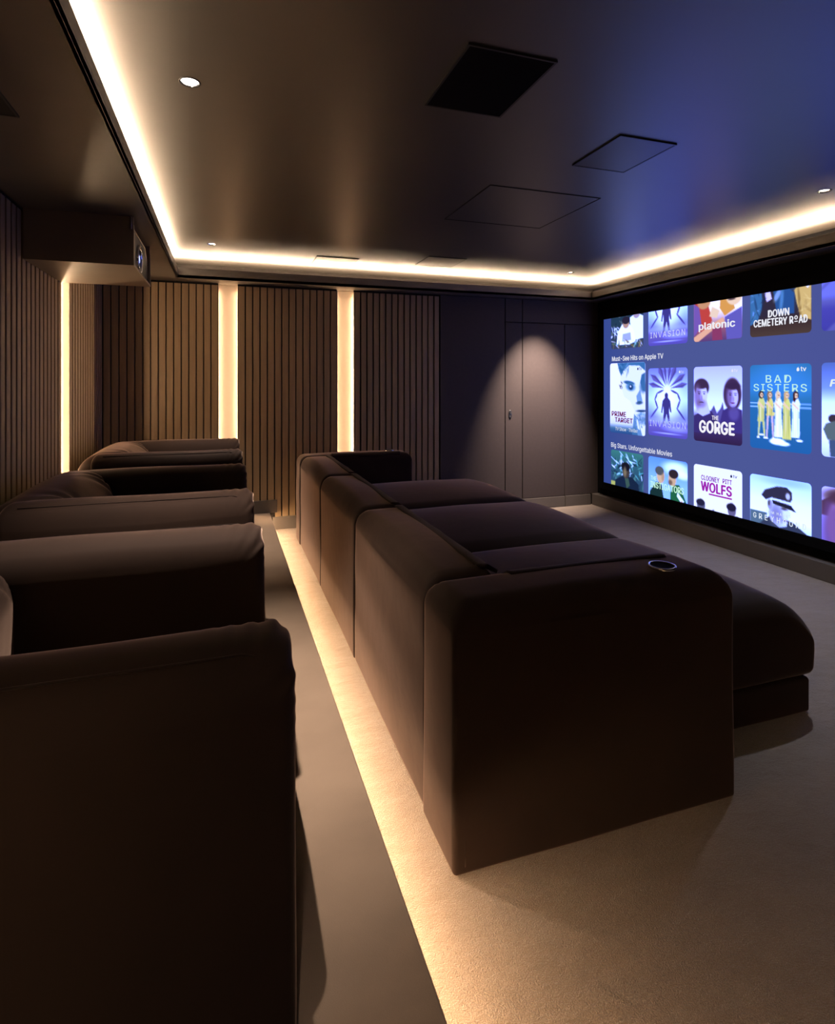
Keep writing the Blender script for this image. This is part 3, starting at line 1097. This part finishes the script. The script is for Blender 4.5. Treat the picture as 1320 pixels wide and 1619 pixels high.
def p_gorge():
    p = Paint()
    p.grad([(0, (180, 176, 232)), (.4, (200, 202, 244)), (.72, (226, 232, 252)), (.9, (92, 84, 176)), (1.1, (62, 46, 112)), (1.3, (50, 34, 78))])
    p.poly([(.34, .80), (.44, .66), (.50, .80), (.58, .70), (.62, .60), (.66, .82), (.66, 1.0), (.34, 1.0)], (88, 82, 176))
    p.poly([(.0, .86), (.16, .78), (.38, .76), (.50, .90), (.52, 1.15), (0, 1.15)], (60, 48, 122))
    p.poly([(.55, .98), (.62, .74), (.78, .66), (1, .72), (1, 1.1), (.56, 1.1)], (64, 52, 140))
    p.ell(.17, .36, .165, .155, (62, 44, 84))
    p.poly([(.06, .56), (.28, .56), (.36, .80), (.20, .86), (.06, .80)], (190, 184, 232))
    p.ell(.17, .49, .128, .205, (196, 188, 232), 1, .1)
    p.ell(.17, .325, .13, .06, (62, 44, 84), 1, .25)
    p.ell(.08, .52, .08, .20, (120, 100, 176), .75, .5)
    p.ell(.17, .64, .09, .07, (112, 92, 160), .6, .6)
    for x in (.12, .23):
        p.ell(x, .470, .022, .010, (50, 36, 80), 1, .4)
        p.ell(x, .440, .032, .008, (70, 50, 96), .8, .4)
    p.ell(.175, .55, .018, .05, (140, 120, 190), .8, .5)
    p.ell(.17, .62, .05, .012, (80, 60, 120), 1, .4)
    p.ell(.81, .47, .175, .27, (64, 44, 92))
    p.ell(.82, .51, .105, .175, (190, 178, 230), 1, .1)
    p.ell(.75, .50, .06, .17, (110, 90, 180), .8, .5)
    p.ell(.82, .335, .14, .06, (58, 40, 86), 1, .3)
    for x in (.77, .87):
        p.ell(x, .480, .020, .010, (46, 32, 80), 1, .4)
        p.ell(x, .455, .028, .007, (70, 48, 100), .8, .4)
    p.ell(.83, .55, .014, .045, (140, 120, 196), .8, .5)
    p.ell(.82, .61, .04, .014, (110, 60, 130), 1, .4)
    p.ell(.84, .78, .10, .12, (96, 86, 190), .8, .4)
    return p


def p_sisters():
    p = Paint()
    p.grad([(0, (42, 112, 190)), (.35, (50, 130, 208)), (.66, (40, 110, 190)), (1.3, (34, 100, 184))])
    p.ell(.5, .15, .5, .3, (70, 150, 222), .5, .9)
    for y in (.585, .64):
        p.poly([(0, y), (1, y - .005), (1, y + .012), (0, y + .016)], (170, 205, 240), .85)
    dress = [(.20, (214, 226, 160), .24, -.02), (.345, (228, 226, 150), .34, .02), (.485, (238, 238, 232), .02, 0), (.62, (222, 232, 150), .0, .01), (.765, (232, 240, 238), .04, -.01)]
    for k, (x, c, sh, ln_) in enumerate(dress):
        top = .505 + .012 * (k % 2)
        bot = 1.12 - sh
        dk_ = tuple(int(q * .74) for q in c)
        if sh > .1:
            for q in (-.032, .036):
                p.poly([(x + q - .020, bot - .02), (x + q + .020, bot - .02), (x + q * 1.6 + .010, 1.12), (x + q * 1.6 - .012, 1.12)], (220, 190, 195) if k else c)
                p.ell(x + q * 1.7, 1.125, .028, .012, (236, 230, 225), 1, .3)
        p.poly([(x - .030, top), (x + .034, top), (x + .066, top + .08), (x + .052, .72), (x + .070 + ln_, bot - .05), (x + .060 + ln_, bot),
                (x - .070, bot), (x - .052, .74), (x - .066, top + .09)], c)
        for q, w_ in ((.030, .010), (-.006, .006), (-.040, .008)):
            p.ell(x + q, .5 * (bot + .62), w_, (bot - .60) * .5, dk_, .6, .5)
        p.ell(x - .014, .5 * (bot + .60), .010, (bot - .60) * .45, (252, 253, 246), .6, .5)
        p.poly([(x - .060, .60), (x - .045, .56), (x + .050, .655), (x + .040, .685)], (244, 216, 208), .9)
        hair = [(44, 30, 38), (150, 116, 96), (226, 212, 190), (206, 176, 132), (60, 32, 44)][k]
        p.ell(x - .002, .462, .044, .062, hair, 1, .15)
        if k in (1, 2, 3, 4):
            p.ell(x - .022, .505, .020, .060, hair, 1, .25)
        p.ell(x + .006, .468, .025, .040, (238, 208, 202), 1, .2)
        p.ell(x + .008, .462, .017, .006, (90, 60, 70), .8, .4)
        p.ell(x + .007, .488, .009, .004, (170, 70, 80), .9, .4)
    p.ell(.47, 1.165, .13, .050, (248, 250, 250), 1, .25)
    p.ell(.57, 1.19, .10, .030, (240, 244, 246), 1, .3)
    p.ell(.20, 1.08, .05, .018, (220, 220, 210), 1, .3)
    p.ell(.82, 1.12, .05, .018, (240, 240, 240), 1, .3)
    return p


def p_soldier():
    p = Paint()
    p.grad([(0, (84, 112, 205)), (.35, (120, 150, 225)), (.55, (210, 222, 245)), (1.0, (236, 240, 250)), (1.3, (190, 196, 214))])
    p.ell(.16, .77, .07, .06, (60, 50, 70))
    p.poly([(.06, .84), (.18, .80), (.30, .88), (.30, 1.08), (.08, 1.06), (.02, .92)], (92, 110, 130))
    p.poly([(.10, 1.06), (.28, 1.06), (.28, 1.3), (.12, 1.3)], (66, 88, 140))
    p.poly([(.30, .84), (.5, .70), (.8, .8), (1, .95), (1, 1.3), (.34, 1.3)], (120, 130, 170), .7)
    return p


def p_crowd():
    p = Paint()
    p.grad([(0, (60, 130, 140)), (.25, (50, 100, 130)), (.6, (44, 80, 120)), (1.3, (50, 90, 100))])
    p.streaks(21, 60, [(210, 240, 240), (90, 180, 190), (20, 40, 70), (245, 250, 250)], (0, .05, 1, .5), .08, .014, .9)
    p.streaks(22, 20, [(110, 190, 200), (30, 50, 80)], (0, .5, 1, .75), .08, .025, .7)
    p.poly([(.14, .62), (.36, .52), (.66, .50), (.86, .62), (.95, 1.3), (.08, 1.3)], (24, 40, 72))
    p.poly([(.44, .54), (.56, .54), (.60, .68), (.50, .76)], (60, 90, 90))
    p.ell(.48, .40, .11, .15, (70, 62, 66))
    p.ell(.47, .31, .13, .09, (24, 24, 40))
    p.ell(.45, .42, .05, .10, (150, 140, 120), .7, .5)
    p.poly([(0, .66), (.14, .66), (.12, .86), (0, .88)], (180, 190, 120))
    return p


def p_twomen():
    p = Paint()
    p.grad([(0, (96, 150, 220)), (.5, (140, 185, 235)), (.9, (150, 190, 232)), (1.3, (90, 140, 160))])
    p.ell(.72, .16, .30, .12, (236, 244, 250), .9, .6)
    p.ell(.90, .26, .16, .07, (245, 248, 252), .8, .6)
    p.poly([(.04, .68), (.20, .48), (.34, .46), (.40, .72), (.42, 1.0), (.02, 1.0)], (24, 52, 58))
    p.ell(.33, .34, .105, .15, (216, 188, 176))
    p.ell(.30, .25, .115, .085, (84, 92, 110))
    p.ell(.39, .36, .04, .08, (170, 140, 130), .6, .5)
    p.poly([(.58, .62), (.66, .46), (.80, .44), (.96, .72), (1, 1.05), (.58, 1.0)], (34, 104, 76))
    p.ell(.63, .36, .10, .14, (210, 180, 165))
    p.ell(.66, .26, .12, .085, (50, 40, 50))
    p.ell(.58, .43, .05, .05, (90, 70, 70), .7, .5)
    p.poly([(.76, .58), (.92, .72), (.86, .78), (.74, .66)], (226, 232, 232))
    p.poly([(.88, .74), (1, .74), (1, 1.1), (.88, 1.1)], (40, 44, 60))
    p.ell(.86, .76, .04, .03, (190, 150, 150))
    return p


def p_white():
    p = Paint()
    p.grad([(0, (238, 240, 250)), (.7, (240, 242, 252)), (1.3, (226, 228, 246))])
    p.ell(.16, .70, .09, .11, (86, 92, 140))
    p.ell(.15, .655, .095, .06, (36, 36, 70))
    p.ell(.80, .66, .08, .12, (104, 100, 156))
    p.ell(.79, .615, .095, .065, (34, 32, 64))
    p.poly([(.30, .80), (.44, .72), (.48, .9), (.24, .9)], (110, 112, 170))
    p.poly([(.66, .80), (.92, .74), (1, .9), (.6, .9)], (70, 66, 120))
    return p


def p_captain():
    p = Paint()
    p.grad([(0, (176, 204, 238)), (.35, (226, 236, 246)), (.62, (236, 240, 246)), (.9, (150, 180, 222)), (1.3, (90, 130, 190))])
    p.ell(.60, .05, .35, .06, (130, 170, 225), .5, .8)
    p.poly([(0, .56), (.30, .56), (.26, .82), (0, .84)], (86, 116, 158))
    p.poly([(.10, .82), (.26, .66), (.40, .56), (.72, .62), (.92, .74), (1, .86), (1, 1.3), (.04, 1.3)], (52, 62, 100))
    p.poly([(.32, .54), (.40, .34), (.62, .36), (.66, .50), (.62, .70), (.50, .74), (.36, .66)], (196, 202, 228))
    p.ell(.52, .50, .13, .17, (176, 180, 208), 1, .15)
    p.ell(.60, .50, .05, .13, (214, 216, 236), .8, .5)
    p.ell(.44, .56, .10, .14, (120, 122, 172), .7, .6)
    p.ell(.66, .505, .025, .04, (210, 212, 232), 1, .3)
    p.ell(.58, .45, .05, .016, (60, 60, 100), .9, .4)
    p.ell(.60, .62, .045, .013, (90, 80, 120), .9, .4)
    p.ell(.345, .42, .04, .075, (150, 150, 186), 1, .2)
    p.ell(.33, .40, .02, .04, (70, 70, 110), .8, .4)
    p.poly([(.20, .30), (.26, .21), (.46, .13), (.62, .12), (.70, .18), (.71, .28), (.68, .33), (.38, .31), (.28, .36)], (50, 48, 82))
    p.poly([(.38, .315), (.69, .345), (.69, .375), (.38, .345)], (206, 210, 226))
    p.poly([(.38, .345), (.69, .375), (.77, .46), (.66, .44), (.40, .40)], (34, 34, 62))
    p.ell(.64, .25, .035, .05, (198, 202, 222), .9, .4)
    p.ell(.5, .93, .6, .16, (70, 92, 140), .6, .6)
    return p


def p_violetface():
    p = Paint()
    p.grad([(0, (186, 178, 236)), (.4, (150, 140, 226)), (.9, (120, 100, 220)), (1.3, (90, 70, 190))])
    p.poly([(0, .2), (.2, .08), (.8, .08), (1, .24), (1, .4), (0, .4)], (82, 56, 92))
    p.ell(.42, .50, .34, .46, (186, 150, 206), 1, .1)
    p.ell(.18, .55, .16, .40, (112, 80, 180), .8, .5)
    p.ell(.45, .12, .40, .13, (80, 54, 86), 1, .3)
    for x in (.28, .56):
        p.ell(x, .44, .08, .03, (60, 40, 90), .9, .4)
    p.ell(.44, .58, .05, .12, (120, 84, 180), .8, .5)
    p.ell(.43, .75, .12, .03, (90, 56, 130), .9, .4)
    return p


def p_violet(seed):
    p = Paint()
    p.grad([(0, (96, 110, 220)), (.7, (120, 140, 235)), (1.3, (70, 70, 190))])
    p.streaks(seed, 16, [(150, 170, 245), (60, 64, 180), (200, 210, 250)], (0, 0, 1, 1.3), .2, .04, .6)
    return p


def poster(p, s0, zt, w=.54, h=.70, layer=1, zmin=SZ0, zmax=SZ1, smax=3.41, name='poster', hdr=1.0):
    """p painted tile placed with its top at zt; cut by the picture's own edges"""
    ya = max(0.0, (zt - zmax) / h)
    yb = min(1.0, (zt - zmin) / h)
    xb = min(1.0, (smax - s0) / w)
    j0, j1 = ya * p.ny, yb * p.ny
    js = [j0] + [j for j in range(p.ny + 1) if j0 + .05 < j < j1 - .05] + [j1]
    i1 = xb * p.nx
    is_ = [i for i in range(p.nx + 1) if i < i1 - .05] + [i1]
    rr = .032
    vs, cs, fs = [], [], []
    for j in js:
        for i in is_:
            x, y = w * i / p.nx, h * j / p.ny
            qx = min(max(x, rr), w - rr)
            qy = min(max(y, rr), h - rr)
            dx, dy = x - qx, y - qy
            d = math.hypot(dx, dy)
            if d > rr and dx and dy:
                x, y = qx + dx * rr / d, qy + dy * rr / d
            vs.append(on_screen(s0 + x, zt - y, layer))
            cs.append(p.C[min(p.ny, int(round(j))), min(p.nx, int(round(i)))])
    n = len(is_)
    for j in range(len(js) - 1):
        for i in range(n - 1):
            a = j * n + i
            fs.append((a, a + n, a + n + 1, a + 1))
    o = make(name, vs, fs, M['picture'], pic, False, off)
    set_paint(o.data, srgb2lin(np.array(cs)), hdr)
    return o


TEXTMATS = {}
FONT = None
try:                     # the sans serif that ships with Blender; the built-in face otherwise
    FONT = bpy.data.fonts.load(bpy.utils.system_resource('DATAFILES') + '/fonts/Inter.woff2')
except Exception:
    FONT = None


def ink(col):
    k = tuple(col)
    if k not in TEXTMATS:
        TEXTMATS[k] = emission('lettering_%d_%d_%d' % k, lin(col), 1.0)
    return TEXTMATS[k]


def text(body, s0, s1, z0, z1, col, bold=0.0, layer=3, name='title_lettering', shear=0.0, space=1.0):
    """lettering fitted into s0..s1 by z0..z1 on the picture"""
    cu = bpy.data.curves.new('lettering', 'FONT')
    cu.body = body
    if FONT:
        cu.font = FONT
    cu.offset = 0.0
    cu.shear = shear
    cu.space_character = space * (1 + bold * .9)
    cu.resolution_u = 3
    cu.fill_mode = 'FRONT'
    ob = bpy.data.objects.new('lettering', cu)
    COL.objects.link(ob)
    dg = bpy.context.evaluated_depsgraph_get()
    me = bpy.data.meshes.new_from_object(ob.evaluated_get(dg))
    bpy.data.objects.remove(ob)
    n = len(me.vertices)
    co = np.zeros(n * 3)
    me.vertices.foreach_get('co', co)
    co = co.reshape(-1, 3)
    faces = [tuple(q.vertices) for q in me.polygons]
    bpy.data.meshes.remove(me)
    extra = max(0.0, bold)
    if extra > 0:        # heavy weight: the strokes widened sideways
        sh = [(-extra, 0), (0, 0), (extra, 0), (0, extra * .5), (0, -extra * .5)]
        base = len(co)
        faces = [tuple(i + k * base for i in q) for k in range(len(sh)) for q in faces]
        co = np.concatenate([co + np.array((a, b, 0)) for a, b in sh])
        n = len(co)
    lo, hi = co.min(0), co.max(0)
    s = s0 + (co[:, 0] - lo[0]) / (hi[0] - lo[0]) * (s1 - s0)
    z = z0 + (co[:, 1] - lo[1]) / (hi[1] - lo[1]) * (z1 - z0)
    out = np.stack([np.full(n, XS - .0008 * layer), SYL - s, z], 1) - np.array(off)
    # one mesh for each word
    words = [list(faces)]
    if ' ' in body:
        iv = sorted((min(s[i] for i in q), max(s[i] for i in q), q) for q in faces)
        spans = []
        for a, b, q in iv:
            if spans and a <= spans[-1][1] + 1e-6:
                spans[-1][1] = max(spans[-1][1], b)
                spans[-1][2].append(q)
            else:
                spans.append([a, b, [q]])
        gaps = sorted(((spans[i + 1][0] - spans[i][1], i) for i in range(len(spans) - 1)), reverse=True)
        cuts = sorted(i for _, i in gaps[:body.count(' ')])
        words, cur = [], []
        for i, sp in enumerate(spans):
            cur += sp[2]
            if i in cuts:
                words.append(cur)
                cur = []
        words.append(cur)
    for w in words:
        used = sorted({i for q in w for i in q})
        mp = {i: k for k, i in enumerate(used)}
        make(name, out[used].tolist(), [tuple(mp[i] for i in q) for q in w], ink(col), pic)


def apple(s, z, r, col, layer=3):
    """small fruit mark with a leaf and a bite"""
    bm_v, bm_f = [], []
    pts = []
    for k in range(28):
        a = 2 * math.pi * k / 28
        rad = r * (1 - .10 * math.cos(2 * a) * (math.sin(a) > 0)) * (1 + .05 * math.cos(3 * a))
        x, y = rad * math.cos(a) * .92, rad * math.sin(a)
        if math.hypot(x - r * 1.15, y - r * .1) < r * .48:
            x = r * 1.15 - math.sqrt(max(0, (r * .48) ** 2 - (y - r * .1) ** 2))
        pts.append((x, y))
    vs = [on_screen(s + x, z + y, layer) for x, y in pts]
    fs = [tuple(range(28))]
    lf = [(0, r * 1.12), (r * .12, r * 1.38), (r * .42, r * 1.62), (r * .30, r * 1.28)]
    base = len(vs)
    vs += [on_screen(s + x, z + y, layer) for x, y in lf]
    fs.append(tuple(base + i for i in range(4)))
    return make('fruit_mark', vs, fs, ink(col), pic, False, off)


PX = [.136 + .6185 * i for i in range(6)]
R1, R2, R3 = 1.855 + .70, 1.619, .697
row1 = [p_kitchen(), p_petal(), p_couple(), p_coats(), p_blue(), p_violet(31)]
for i, p in enumerate(row1):
    poster(p, PX[i], R1)
row2 = [None, p_petal(), p_gorge(), p_sisters(), p_soldier(), p_violet(33)]
poster(p_halfface(), .118, 1.692, w=.590, h=.796, hdr=.3)
for i, p in enumerate(row2):
    if p:
        poster(p, PX[i], R2)
row3 = [p_crowd(), p_twomen(), p_white(), p_captain(), p_violetface(), p_violet(35)]
for i, p in enumerate(row3):
    poster(p, PX[i], R3, hdr=.3 if i == 2 else 1.0)

# section headings
text('Must-See Hits on Apple TV', .155, .972, 1.703, 1.772, WHITE, .016, name='heading_lettering')
text('Big Stars. Unforgettable Movies', .138, 1.094, .712, .782, (225, 228, 245), .016, name='heading_lettering')
# titles
W = PX
text('INVASION', W[1] + .03, W[1] + .51, 1.935, 1.995, (214, 220, 250), -.004, space=1.25)
text('platonic', W[2] + .06, W[2] + .47, 1.945, 2.035, WHITE, .03)
text('DOWN', W[3] + .17, W[3] + .36, 2.005, 2.068, WHITE, .036)
text('CEMETERY R', W[3] + .035, W[3] + .395, 1.935, 1.998, WHITE, .036)
text('o', W[3] + .402, W[3] + .430, 1.965, 1.998, WHITE, .03)
text('_', W[3] + .402, W[3] + .430, 1.948, 1.955, WHITE, .01)
text('AD', W[3] + .437, W[3] + .510, 1.935, 1.998, WHITE, .036)
text('PRIME', .150, .400, 1.085, 1.142, (110, 14, 40), .036)
text('TARGET', .205, .510, 1.018, 1.075, (110, 14, 40), .036)
text('TV Show \u00b7 Thriller', .215, .590, .925, .965, (225, 232, 248), .008)
text('tv', .610, .655, 1.605, 1.638, (70, 80, 110), .01, name='logo_lettering')
apple(.592, 1.619, .013, (20, 24, 40))
text('INVASION', W[1] + .02, W[1] + .52, 1.015, 1.080, (190, 200, 248), -.004, space=1.25)
apple(W[1] + .44, 1.575, .011, WHITE)
text('tv', W[1] + .456, W[1] + .492, 1.563, 1.590, (200, 206, 245), .01, name='logo_lettering')
text('THE', W[2] + .215, W[2] + .290, 1.128, 1.168, (240, 236, 250), .03)
text('GORGE', W[2] + .065, W[2] + .465, 1.000, 1.120, (245, 244, 252), .045)
apple(W[2] + .44, 1.575, .012, (228, 228, 248))
text('tv', W[2] + .458, W[2] + .496, 1.563, 1.592, (226, 226, 248), .01, name='logo_lettering')
text('BAD', W[3] + .150, W[3] + .375, 1.470, 1.532, (190, 240, 235), .010, space=1.25)
text('SISTERS', W[3] + .035, W[3] + .505, 1.398, 1.460, (190, 240, 235), .010, space=1.2)
apple(W[3] + .432, 1.573, .014, WHITE)
text('tv', W[3] + .452, W[3] + .500, 1.560, 1.594, WHITE, .015, name='logo_lettering')
text('F', W[4] + .060, W[4] + .110, 1.440, 1.495, (225, 240, 240), .05, shear=.25)
text('THE', W[1] + .035, W[1] + .120, .452, .495, (200, 250, 225), .030)
text('INSTIGATORS', W[1] + .030, W[1] + .495, .372, .440, (200, 250, 225), .034)
text('CLOONEY', W[2] + .090, W[2] + .300, .558, .606, (132, 30, 140), .030)
text('PITT', W[2] + .335, W[2] + .435, .563, .606, (132, 30, 140), .030)
text('WOLFS', W[2] + .085, W[2] + .435, .455, .550, (160, 36, 170), .042)
text('_', W[2] + .180, W[2] + .435, .432, .446, (165, 45, 175), .0)
apple(W[2] + .428, .640, .012, (20, 22, 40))
text('tv', W[2] + .446, W[2] + .490, .630, .656, (60, 66, 96), .01, name='logo_lettering')
text('TOM HANKS', W[3] + .150, W[3] + .370, .395, .418, (214, 228, 248), .02, space=1.35)
for k, ch in enumerate('GREYHOUND'):
    x = W[3] + .032 + k * .0545
    text(ch, x, x + (.030 if ch != 'E' else .026), .330, .376, (224, 236, 250), .02)
